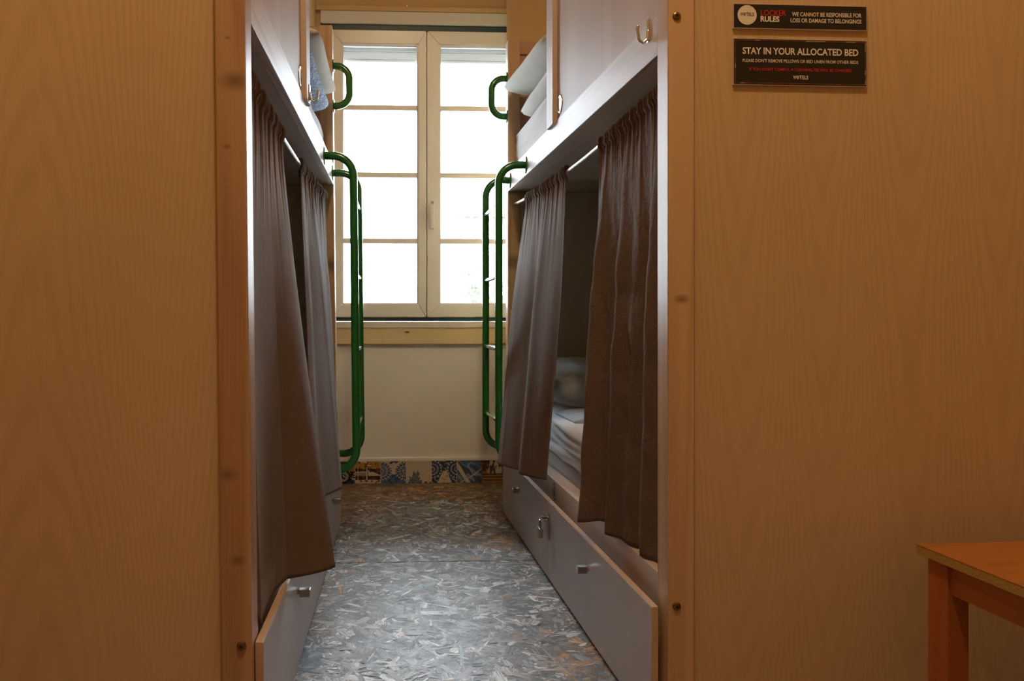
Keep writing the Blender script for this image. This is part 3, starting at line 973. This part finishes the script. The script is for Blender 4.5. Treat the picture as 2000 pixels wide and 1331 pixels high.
def curtain(bed, name, mat, top, bottom, folds, gathers, label, seed=0, wrinkle=0.0, lean=1.0, nA=220, nH=110):
    """top: t range on the rod; bottom: path of the hem; folds: (cycles, phase, amplitude, start, sharp)"""
    bm = bmesh.new()
    grid = []
    for j in range(nH + 1):
        h = j / nH
        row = []
        for i in range(nA + 1):
            a = i / nA
            t0 = top[0] + (top[1] - top[0]) * a
            head = 0.020
            zt = rod_z(t0) + head
            pt = Vector((ROD_S, t0, zt))
            pb = polyline(bottom, a)
            e = h ** lean
            p = Vector((pt.x + (pb.x - pt.x) * e, pt.y + (pb.y - pt.y) * (0.25 * h + 0.75 * e), zt + (pb.z - zt) * h))
            # direction across the cloth
            q0, q1 = polyline(bottom, max(0, a - 0.02)), polyline(bottom, min(1, a + 0.02))
            tb = (q1 - q0); tb.z = 0
            tt = Vector((0, top[1] - top[0], 0)).normalized()
            if tb.length > 1e-6: tb.normalize()
            d = tt.lerp(tb, h); d.normalize()
            nrm = Vector((-d.y, d.x, 0))      # towards the aisle
            off = 0.0
            # tight gathers of the rod pocket, dying out downwards
            gf = math.exp(-h * 22)
            ph = 0.9 * noise.noise(Vector((a * 9 + seed, seed, 0)))
            off += 0.0062 * gf * math.sin(2 * math.pi * (gathers * a + ph))
            off += 0.0045 * math.exp(-h * 9) * math.sin(2 * math.pi * (gathers * 0.36 * a + 1.4 * ph + 0.2))
            # flatten to the rod in the pocket, ruffle above
            zl = zt + (pb.z - zt) * h - rod_z(t0)
            for (cyc, phs, amp, start, sharp) in folds:
                g = max(0.0, min(1.0, (h - start) / 0.5))
                g = g * g * (3 - 2 * g)
                th = 2 * math.pi * (cyc * a + phs + 0.06 * noise.noise(Vector((a * 2, h * 1.5, seed))))
                w = math.sin(th - sharp * math.sin(th))
                off += amp * g * w
            if wrinkle:
                off += wrinkle * min(1, h * 3) * (noise.noise(Vector((a * 7, h * 9, seed + 3))) + 0.6 * noise.noise(Vector((a * 15 + h * 9, h * 13, seed + 9))))
            # pocket hugs the rod
            if abs(zl) < 0.016:
                off = off * 0.8 + 0.007
            p += nrm * off
            if p.x > 0.075: p.x = 0.075
            if p.z < 0.345 and 0.004 < p.x < 0.06 and pb.z < 0.331: p.x = 0.004
            row.append(bm.verts.new(p))
        grid.append(row)
    for j in range(nH):
        for i in range(nA):
            bm.faces.new((grid[j][i], grid[j][i + 1], grid[j + 1][i + 1], grid[j + 1][i]))
    o = bed.thing(name, bm, mat, True)
    md = o.modifiers.new('cloth_thickness', 'SOLIDIFY')
    md.thickness = 0.0022
    md.offset = 0
    tag(o, label, 'curtain', 'bunk curtains')
    return o

curtain(BR, 'bunk_curtain', M['curtain_brown'], (0.090, 0.640),
        [(0, (0.040, 0.150, 0.335)), (0.25, (0.020, 0.27, 0.338)), (0.62, (-0.006, 0.45, 0.338)), (0.72, (0.004, 0.475, 0.355)), (1, (-0.070, 0.545, 0.342))],
        [(2.6, 0.02, 0.018, 0.0, 0.85), (5.3, 0.4, 0.004, 0.05, 0.5)], 26,
        'crumpled brown velvet curtain hanging beside the post with two bolts', seed=3, wrinkle=0.006)
curtain(BR, 'bunk_curtain', M['curtain_mauve'], (1.050, 1.820),
        [(0, (-0.040, 1.115, 0.342)), (0.3, (-0.070, 1.20, 0.340)), (0.9, (-0.130, 1.46, 0.336)), (1, (-0.125, 1.51, 0.336))],
        [(1.7, 0.62, 0.015, 0.0, 0.8)], 30,
        'smooth mauve brown curtain overlapping the ladder above the grey drawers', seed=11)
curtain(BL, 'bunk_curtain', M['curtain_tan'], (0.090, 0.720),
        [(0, (0.014, 0.079, 0.336)), (0.04, (0.004, 0.090, 0.286)), (0.45, (0.000, 0.29, 0.287)), (0.62, (-0.010, 0.40, 0.285)), (1, (-0.120, 0.50, 0.283))],
        [(1.15, 0.35, 0.013, 0.05, 0.3)], 26,
        'tan curtain with a flared hem, next to the knotty reddish post', seed=5, lean=1.25)
curtain(BL, 'bunk_curtain', M['curtain_taupe'], (1.120, 2.030),
        [(0, (-0.012, 0.93, 0.340)), (0.38, (-0.066, 1.37, 0.300)), (0.46, (-0.050, 1.50, 0.312)), (0.55, (-0.034, 1.58, 0.365)), (1, (-0.006, 1.98, 0.368))],
        [(2.6, 0.2, 0.013, 0.0, 0.8)], 34,
        'taupe curtain hanging behind the ladder, opposite the mauve one', seed=8)

# ------------------------------------------------------------------ bedding
def cushion(bed, name, c, size, rot, mat, label, seed=0, group='pillows', wr=0.006):
    """pillow: long side along local x, thickness along local z"""
    lx, ly, lz = size
    NX, NY = 44, 34
    bm = bmesh.new()
    rotm = Matrix.Rotation(rot[2], 3, 'Z') @ Matrix.Rotation(rot[1], 3, 'Y') @ Matrix.Rotation(rot[0], 3, 'X')
    sides = []
    for sgn in (1, -1):
        g = []
        for j in range(NY + 1):
            row = []
            for i in range(NX + 1):
                u, v = 2 * i / NX - 1, 2 * j / NY - 1
                pro = max(0.0, (1 - abs(u) ** 3.6)) ** 0.42 * max(0.0, (1 - abs(v) ** 3.6)) ** 0.42
                pin = (1 - 0.03 * (1 - abs(v) ** 2) * abs(u) ** 4) * (1 - 0.05 * abs(v) ** 8)
                pin2 = (1 - 0.03 * (1 - abs(u) ** 2) * abs(v) ** 4) * (1 - 0.05 * abs(u) ** 8)
                z = sgn * lz / 2 * pro
                z += sgn * wr * pro * (noise.noise(Vector((u * 3 + seed, v * 3, sgn))) + 0.7 * noise.noise(Vector((u * 7 + seed, v * 2.5, sgn * 2))))
                p = rotm @ Vector((u * lx / 2 * pin, v * ly / 2 * pin2, z)) + Vector(c)
                row.append(bm.verts.new(p))
            g.append(row)
        sides.append(g)
        for j in range(NY):
            for i in range(NX):
                f = (g[j][i], g[j][i + 1], g[j + 1][i + 1], g[j + 1][i])
                bm.faces.new(f if sgn > 0 else f[::-1])
    bmesh.ops.remove_doubles(bm, verts=bm.verts, dist=0.0008)
    o = bed.thing(name, bm, mat, True)
    tag(o, label, 'pillow', group)
    return o

def mattress(bed, t0, t1, s0, s1, z0, z1, label, sheet_mat, sheet_drop, seed):
    bm = bmesh.new()
    add_box(bm, s0 + 0.006, s1, t0 + 0.006, t1 - 0.006, z0, z1 - 0.008, 0.012)
    mt = bed.thing('mattress', bm, M['ticking'], False)
    tag(mt, label, 'mattress', 'mattresses')
    # fitted sheet: a wrinkled shell over the top and down the aisle side
    bm = bmesh.new()
    NT_, prof = 120, []
    rr = 0.028
    for k in range(15):
        prof.append((s0, z0 + sheet_drop + (z1 - rr - z0 - sheet_drop) * k / 14))
    for k in range(1, 7):
        a = math.pi / 2 * k / 6
        prof.append((s0 + rr - rr * math.cos(a), z1 - rr + rr * math.sin(a)))
    for k in range(1, 16):
        prof.append((s0 + rr + (s1 - 0.005 - s0 - rr) * k / 15, z1))
    g = []
    for j in range(NT_ + 1):
        t = t0 + (t1 - t0) * j / NT_
        row = []
        for i, (s, z) in enumerate(prof):
            side = 1.0 if i < 18 else 0.35
            w = 0.007 * side * (math.sin((z * 95) + 5 * noise.noise(Vector((t * 1.2, z * 9, seed)))) * 0.7 + 1.2 * noise.noise(Vector((t * 2.0, z * 22, seed + 4))))
            ds = -abs(w) * side if i < 18 else 0
            dz = 0.006 * noise.noise(Vector((t * 5, s * 5, seed))) if i >= 15 else 0.006 * noise.noise(Vector((t * 6, 1, seed))) if i == 0 else 0
            row.append(bm.verts.new((s + ds, t, z + dz)))
        g.append(row)
    for j in range(NT_):
        for i in range(len(prof) - 1):
            bm.faces.new((g[j][i], g[j][i + 1], g[j + 1][i + 1], g[j + 1][i]))
    bed.finish(bm)
    sh = link_mesh('fitted_sheet', bm, sheet_mat, mt, True)
    md = sh.modifiers.new('thickness', 'SOLIDIFY')
    md.thickness = 0.002
    return mt

mattress(BR, 0.09, 2.09, 0.066, 0.925, 0.322, 0.526, 'lower mattress with crumpled white sheet and striped edge under the numbered bed', M['sheet'], 0.066, 2)
mattress(BL, 0.09, 2.09, 0.080, 0.925, 0.322, 0.526, 'lower mattress in white sheet hidden behind the tan and taupe curtains', M['sheet'], 0.06, 5)
mattress(BR, ts_r := 1.20, 2.09, 0.040, 0.92, 1.527, 1.785, 'upper mattress in white sheet under two stacked off-white pillows', M['sheet'], 0.02, 9)
mattress(BL, 1.07, 2.09, 0.042, 0.92, 1.527, 1.748, 'upper mattress in white sheet under a blue patterned pillow', M['sheet'], 0.02, 12)

# upper bunks: two pillows lie stacked along the bed, their long edge on the aisle side
cushion(BR, 'pillow', (0.245, 1.560, 1.8395), (0.78, 0.45, 0.116), (R(0), R(0), R(90)), M['pillow_white'], 'off-white pillow lying flat under another pillow on the upper bunk', 1)
cushion(BR, 'pillow', (0.210, 1.655, 1.940), (0.87, 0.48, 0.088), (R(6), R(-2.6), R(91)), M['pillow_white'], 'off-white pillow lying on top of the other on the upper bunk', 4)
cushion(BL, 'pillow', (0.226, 1.490, 1.803), (0.82, 0.47, 0.118), (R(0), R(0), R(90)), M['duvet_blue'], 'blue and white patterned pillow on the upper bunk beside the coat hook', 6)
cushion(BL, 'pillow', (0.205, 1.595, 1.906), (0.92, 0.48, 0.090), (R(-5), R(-2.6), R(89)), M['pillow_cream'], 'cream pillow lying on top of the blue patterned pillow', 7)
# lower right
cushion(BR, 'pillow', (0.40, 1.82, 0.628), (0.70, 0.46, 0.17), (R(10), R(3), R(6)), M['pillow_grey'], 'grey-blue pillow on the lower bunk, seen between two brown curtains', 9)
bm = bmesh.new()
NXs, NYs = 40, 16
g = []
for j in range(NYs + 1):
    row = []
    for i in range(NXs + 1):
        s = 0.10 + 0.80 * i / NXs
        t = 1.22 + 0.34 * j / NYs
        e = 1 - max(abs(2 * i / NXs - 1), abs(2 * j / NYs - 1)) ** 6
        row.append(bm.verts.new((s, t, 0.533 + 0.022 * e + 0.006 * e * noise.noise(Vector((s * 9, t * 12, 4))))))
    g.append(row)
for j in range(NYs):
    for i in range(NXs):
        bm.faces.new((g[j][i], g[j][i + 1], g[j + 1][i + 1], g[j + 1][i]))
o = BR.thing('folded_sheet', bm, M['sheet_blue'], True)
md = o.modifiers.new('thickness', 'SOLIDIFY'); md.thickness = 0.006
tag(o, 'folded pale blue sheet on the lower mattress before the grey-blue pillow', 'sheet')

# ------------------------------------------------------------------ signs on the end panel
PF = 0.013      # panel face in bed coordinates
def sign(name, s0, s1, z0, z1, label):
    bm = bmesh.new()
    add_box(bm, s0, s1, PF - 0.0065, PF + 0.0005, z0, z1, 0)
    o = BR.thing(name, bm, M['black'], False)
    bevel = o.modifiers.new('bevel', 'BEVEL'); bevel.width = 0.0006; bevel.segments = 2
    tag(o, label, 'sign')
    # pale acrylic edge
    bm = bmesh.new()
    e = 0.0010
    for b in ((s0 - e, s0, z0 - e, z1 + e), (s1, s1 + e, z0 - e, z1 + e), (s0, s1, z1, z1 + e), (s0, s1, z0 - e, z0)):
        add_box(bm, b[0], b[1], PF - 0.0063, PF + 0.0004, b[2], b[3], 0)
    BR.finish(bm)
    link_mesh('sign_edge', bm, M['door'], o)
    return o
TF = PF - 0.0072
def txt(par, body, s, z, size, width, mat, bold=0.0):
    me = text_mesh(body, size, bold=bold)
    place_text(me, 'lettering', mat, par, lambda u, v: (s + u, TF, z + v), width)
def logo(par, s, z, w, mat):
    """the word mark: W, a ring on a stem, TELS"""
    h = w * 0.24
    me = text_mesh('W', h * 1.42, bold=0.0002); place_text(me, 'lettering', mat, par, lambda u, v: (s - w * 0.385 + u, TF - 0.0002, z + v), w * 0.23)
    me = text_mesh('TELS', h * 1.42, bold=0.0002); place_text(me, 'lettering', mat, par, lambda u, v: (s + w * 0.205 + u, TF - 0.0002, z + v), w * 0.59)
    bm = bmesh.new()
    n = 20
    c = (s - w * 0.185, z + h * 0.18)
    for k in range(n):
        a0, a1 = 2 * math.pi * k / n, 2 * math.pi * (k + 1) / n
        vs = [bm.verts.new((c[0] + r * math.cos(a), TF - 0.0002, c[1] + r * math.sin(a))) for r, a in ((h * 0.36, a0), (h * 0.36, a1), (h * 0.17, a1), (h * 0.17, a0))]
        bm.faces.new(vs)
    vs = [bm.verts.new((c[0] + dx * h, TF - 0.0002, c[1] + dz * h)) for dx, dz in ((-0.24, -0.28), (0.24, -0.28), (0.0, -0.72))]
    bm.faces.new(vs)
    link_mesh('lettering', bm, mat, par)

S0, S1 = 0.149, 0.4495
sg = sign('sign', S0, S1, 1.5505, 1.6025, 'long narrow black sign with a round cream logo and locker rules')
bm = bmesh.new()
ctr = (S0 + 0.0295, 1.5785)
n = 40
vs = [bm.verts.new((ctr[0] + 0.0215 * math.cos(2 * math.pi * k / n), TF, ctr[1] + 0.0215 * math.sin(2 * math.pi * k / n))) for k in range(n)]
bm.faces.new(vs)
link_mesh('logo_disc', bm, M['cream_print'], sg)
logo(sg, ctr[0], ctr[1] + 0.001, 0.031, M['black'])
txt(sg, 'LOCKER', S0 + 0.0885, 1.5835, 0.0165, 0.057, M['red_print'], 0.0002)
txt(sg, 'RULES', S0 + 0.081, 1.5700, 0.0165, 0.0425, M['cream_print'], 0.0006)
txt(sg, 'WE CANNOT BE RESPONSIBLE FOR', S1 - 0.0910, 1.5820, 0.0125, 0.158, M['cream_print'], 0.00025)
txt(sg, 'LOSS OR DAMAGE TO BELONGINGS', S1 - 0.0925, 1.5685, 0.0125, 0.161, M['cream_print'], 0.00025)
sg = sign('sign', S0, S1, 1.4265, 1.5265, 'taller black sign asking guests to stay in their allocated bed')
mid = (S0 + S1) / 2
txt(sg, 'STAY IN YOUR ALLOCATED BED', mid, 1.4995, 0.0205, 0.262, M['cream_print'], 0.0005)
txt(sg, "PLEASE DON'T REMOVE PILLOWS OR BED LINEN FROM OTHER BEDS", mid, 1.4785, 0.0098, 0.262, M['cream_print'], 0.0001)
txt(sg, "IF YOU DON'T COMPLY, A CLEANING FEE WILL BE CHARGED", mid, 1.4600, 0.0088, 0.232, M['red_print'], 0.00015)
logo(sg, mid, 1.4430, 0.034, M['cream_print'])
# thin many-coloured border
bm = bmesh.new()
border_cols = [(0.16, 0.05, 0.02), (0.20, 0.02, 0.02), (0.05, 0.07, 0.03), (0.30, 0.22, 0.15), (0.10, 0.02, 0.01)]
for q, c in enumerate(border_cols):
    M['b%d' % q] = plain('border_print_%d' % q, c, rough=0.5)
segs = 40
bms = [bmesh.new() for _ in border_cols]
def bseg(x0, x1, z0, z1):
    b = random.choice(bms)
    b.faces.new([b.verts.new(p) for p in ((x0, TF, z0), (x1, TF, z0), (x1, TF, z1), (x0, TF, z1))])
w = 0.0022
for k in range(26):
    a, b = S0 + 0.002 + (S1 - S0 - 0.004) * k / 26, S0 + 0.002 + (S1 - S0 - 0.004) * (k + 1) / 26
    bseg(a, b, 1.4285, 1.4285 + w); bseg(a, b, 1.5245 - w, 1.5245)
for k in range(9):
    a, b = 1.4285 + w + (0.096 - 2 * w) * k / 9, 1.4285 + w + (0.096 - 2 * w) * (k + 1) / 9
    bseg(S0 + 0.002, S0 + 0.002 + w, a, b); bseg(S1 - 0.002 - w, S1 - 0.002, a, b)
for q, b in enumerate(bms):
    link_mesh('border_print', b, M['b%d' % q], sg)['kind'] = 'stuff'
bm.free()

# ------------------------------------------------------------------ small table
tb = empty('side_table', (1.1006, 1.648, 0), R(2.2))
tag(tb, 'small orange pine table with chipped raw edge standing before the end panel', 'table')
TX, TY, TZ = 0.47, 0.62, 0.451
box('table_top', (0, TX, -TY, 0, TZ - 0.003, TZ), M['table'], tb, bevel=0.001)
box('top_board', (0.0003, TX - 0.0003, -TY + 0.0003, -0.0003, TZ - 0.020, TZ - 0.0029), M['table_edge'], tb, bevel=0.001)
for (x, y) in ((0.010, -0.075), (TX - 0.055, -0.075), (0.010, -TY + 0.02), (TX - 0.055, -TY + 0.02)):
    box('leg', (x, x + 0.045, y, y + 0.055, 0, TZ - 0.0198), M['table_leg'], tb, bevel=0.002)
for x in (0.018, TX - 0.038):
    box('apron', (x, x + 0.02, -TY + 0.074, -0.074, TZ - 0.080, TZ - 0.0198), M['table_side'], tb, bevel=0.001)
for y in (-TY + 0.03, -0.055):
    box('apron', (0.054, TX - 0.054, y, y + 0.02, TZ - 0.080, TZ - 0.0198), M['table'], tb, bevel=0.001)

# ------------------------------------------------------------------ ceiling lamp behind the camera
def ceiling_lamp(loc, rad, strength, colour, label):
    lp = empty('ceiling_lamp_offscreen', loc)
    tag(lp, label, 'lamp')
    bm = bmesh.new()
    add_cyl(bm, (0, 0, -0.03), (0, 0, 1), rad + 0.015, 0.031, 40)
    link_mesh('lamp_base', bm, M['upvc'], lp)
    t = NT('warm_diffuser')
    t.b.inputs['Emission Color'].default_value = (*colour, 1)
    t.b.inputs['Emission Strength'].default_value = strength
    t.col((0.9, 0.85, 0.8))
    bm = bmesh.new()
    n = 32
    rings = []
    for k in range(9):
        a = math.pi / 2 * k / 8
        rings.append([bm.verts.new((rad * math.cos(a) * math.cos(2 * math.pi * q / n), rad * math.cos(a) * math.sin(2 * math.pi * q / n), -0.03 - 0.06 * math.sin(a))) for q in range(n)])
    for k in range(8):
        for q in range(n):
            bm.faces.new((rings[k][q], rings[k][(q + 1) % n], rings[k + 1][(q + 1) % n], rings[k + 1][q]))
    bmesh.ops.remove_doubles(bm, verts=bm.verts, dist=1e-5)
    link_mesh('diffuser_offscreen', bm, t.m, lp, True)
ceiling_lamp((0.155, 0.72, ZC), 0.135, LAMP_STRENGTH, (1.0, 0.70, 0.40), 'round ceiling lamp with a warm glowing diffuser before the bunk beds')

# ------------------------------------------------------------------ outside
def roof_mat():
    t = NT('sunbleached_roof_tiles')
    v = t.coords()
    sp = t.noise(t.coords(scale=(9, 9, 9)), 1.0, 5, 0.7)
    t.col(t.ramp(sp, [(0.36, (0.035, 0.032, 0.030)), (0.46, (0.32, 0.21, 0.165))]))
    t.rough(0.9)
    return t.m
M['roof'] = roof_mat()
M['ridge'] = plain('ridge_tiles', (0.30, 0.20, 0.16), rough=0.9, var=0.3, scale=5)
M['house_wall'] = plaster('whitewashed_wall', (0.70, 0.70, 0.68), (0.78, 0.78, 0.76), amount=0.05)
M['ground'] = plain('pale_yard', (0.5, 0.5, 0.48), rough=0.9, var=0.1, scale=2)
M['leaf'] = plain('green_leaves', (0.045, 0.075, 0.030), rough=0.7, var=0.3, scale=3)
gr = box('ground_outside', (-25, 40, 5.2, 60, -1.6, -1.5), M['ground'], bevel=0)
tag(gr, 'pale yard outside the window', kind='structure')
hs = empty('neighbour_house', (2.6, 15.0, -1.5))
tag(hs, 'whitewashed house with tiled roof faintly seen through the window', 'house')
box('house_wall', (-1.05, 7.0, 0.5, 6.5, 0.0, 3.55), M['house_wall'], hs, bevel=0)
bm = bmesh.new()
NXr, NYr = 160, 14
for j in range(NYr):
    f0, f1 = j / NYr, (j + 1) / NYr
    for i in range(NXr):
        def pt(q, f, lift):
            xl = -1.25 + f * 0.30
            x = xl + (7.2 - f * 0.3 - xl) * q / NXr
            return (x, -0.15 + f * 3.4, 3.45 + f * 1.15 + lift + 0.05 * abs(math.sin(math.pi * q / 4)))
        bm.faces.new([bm.verts.new(pt(i, f0, 0.05)), bm.verts.new(pt(i + 1, f0, 0.05)), bm.verts.new(pt(i + 1, f1, 0.0)), bm.verts.new(pt(i, f1, 0.0))])
bmesh.ops.remove_doubles(bm, verts=bm.verts, dist=0.001)
rf = link_mesh('roof', bm, M['roof'], hs)
bm = bmesh.new()
for i in range(34):
    x = -0.95 + i * 0.235
    add_cyl(bm, (x, 3.25, 4.62), (1, 0, 0), 0.10, 0.22, 10, 0.085)
link_mesh('ridge_tiles', bm, M['ridge'], rf)
# leafy shrub in front of the house
sh = empty('shrub', (1.55, 11.6, -1.5))
tag(sh, 'small leafy shrub outside before the whitewashed house', 'shrub')
bm = bmesh.new()
for k in range(420):
    a = random.random() * 2 * math.pi
    r = 0.34 * random.random() ** 0.5
    c = Vector((r * math.cos(a), r * math.sin(a), 2.75 + random.gauss(0, 0.17)))
    d = Vector((random.gauss(0, 1), random.gauss(0, 1), random.gauss(0, 1))).normalized()
    e = d.orthogonal().normalized()
    s = 0.03 + 0.02 * random.random()
    bm.faces.new([bm.verts.new(c + d * s), bm.verts.new(c + e * s * 0.5), bm.verts.new(c - d * s), bm.verts.new(c - e * s * 0.5)])
o = link_mesh('foliage', bm, M['leaf'], sh); o['kind'] = 'stuff'
bm = bmesh.new()
add_tube(bm, [(0, 0, 0), (0.03, 0, 1.2), (0, 0.02, 2.7)], lambda q: 0.05 - 0.03 * q, 8)
link_mesh('stem', bm, M['table_leg'], sh)
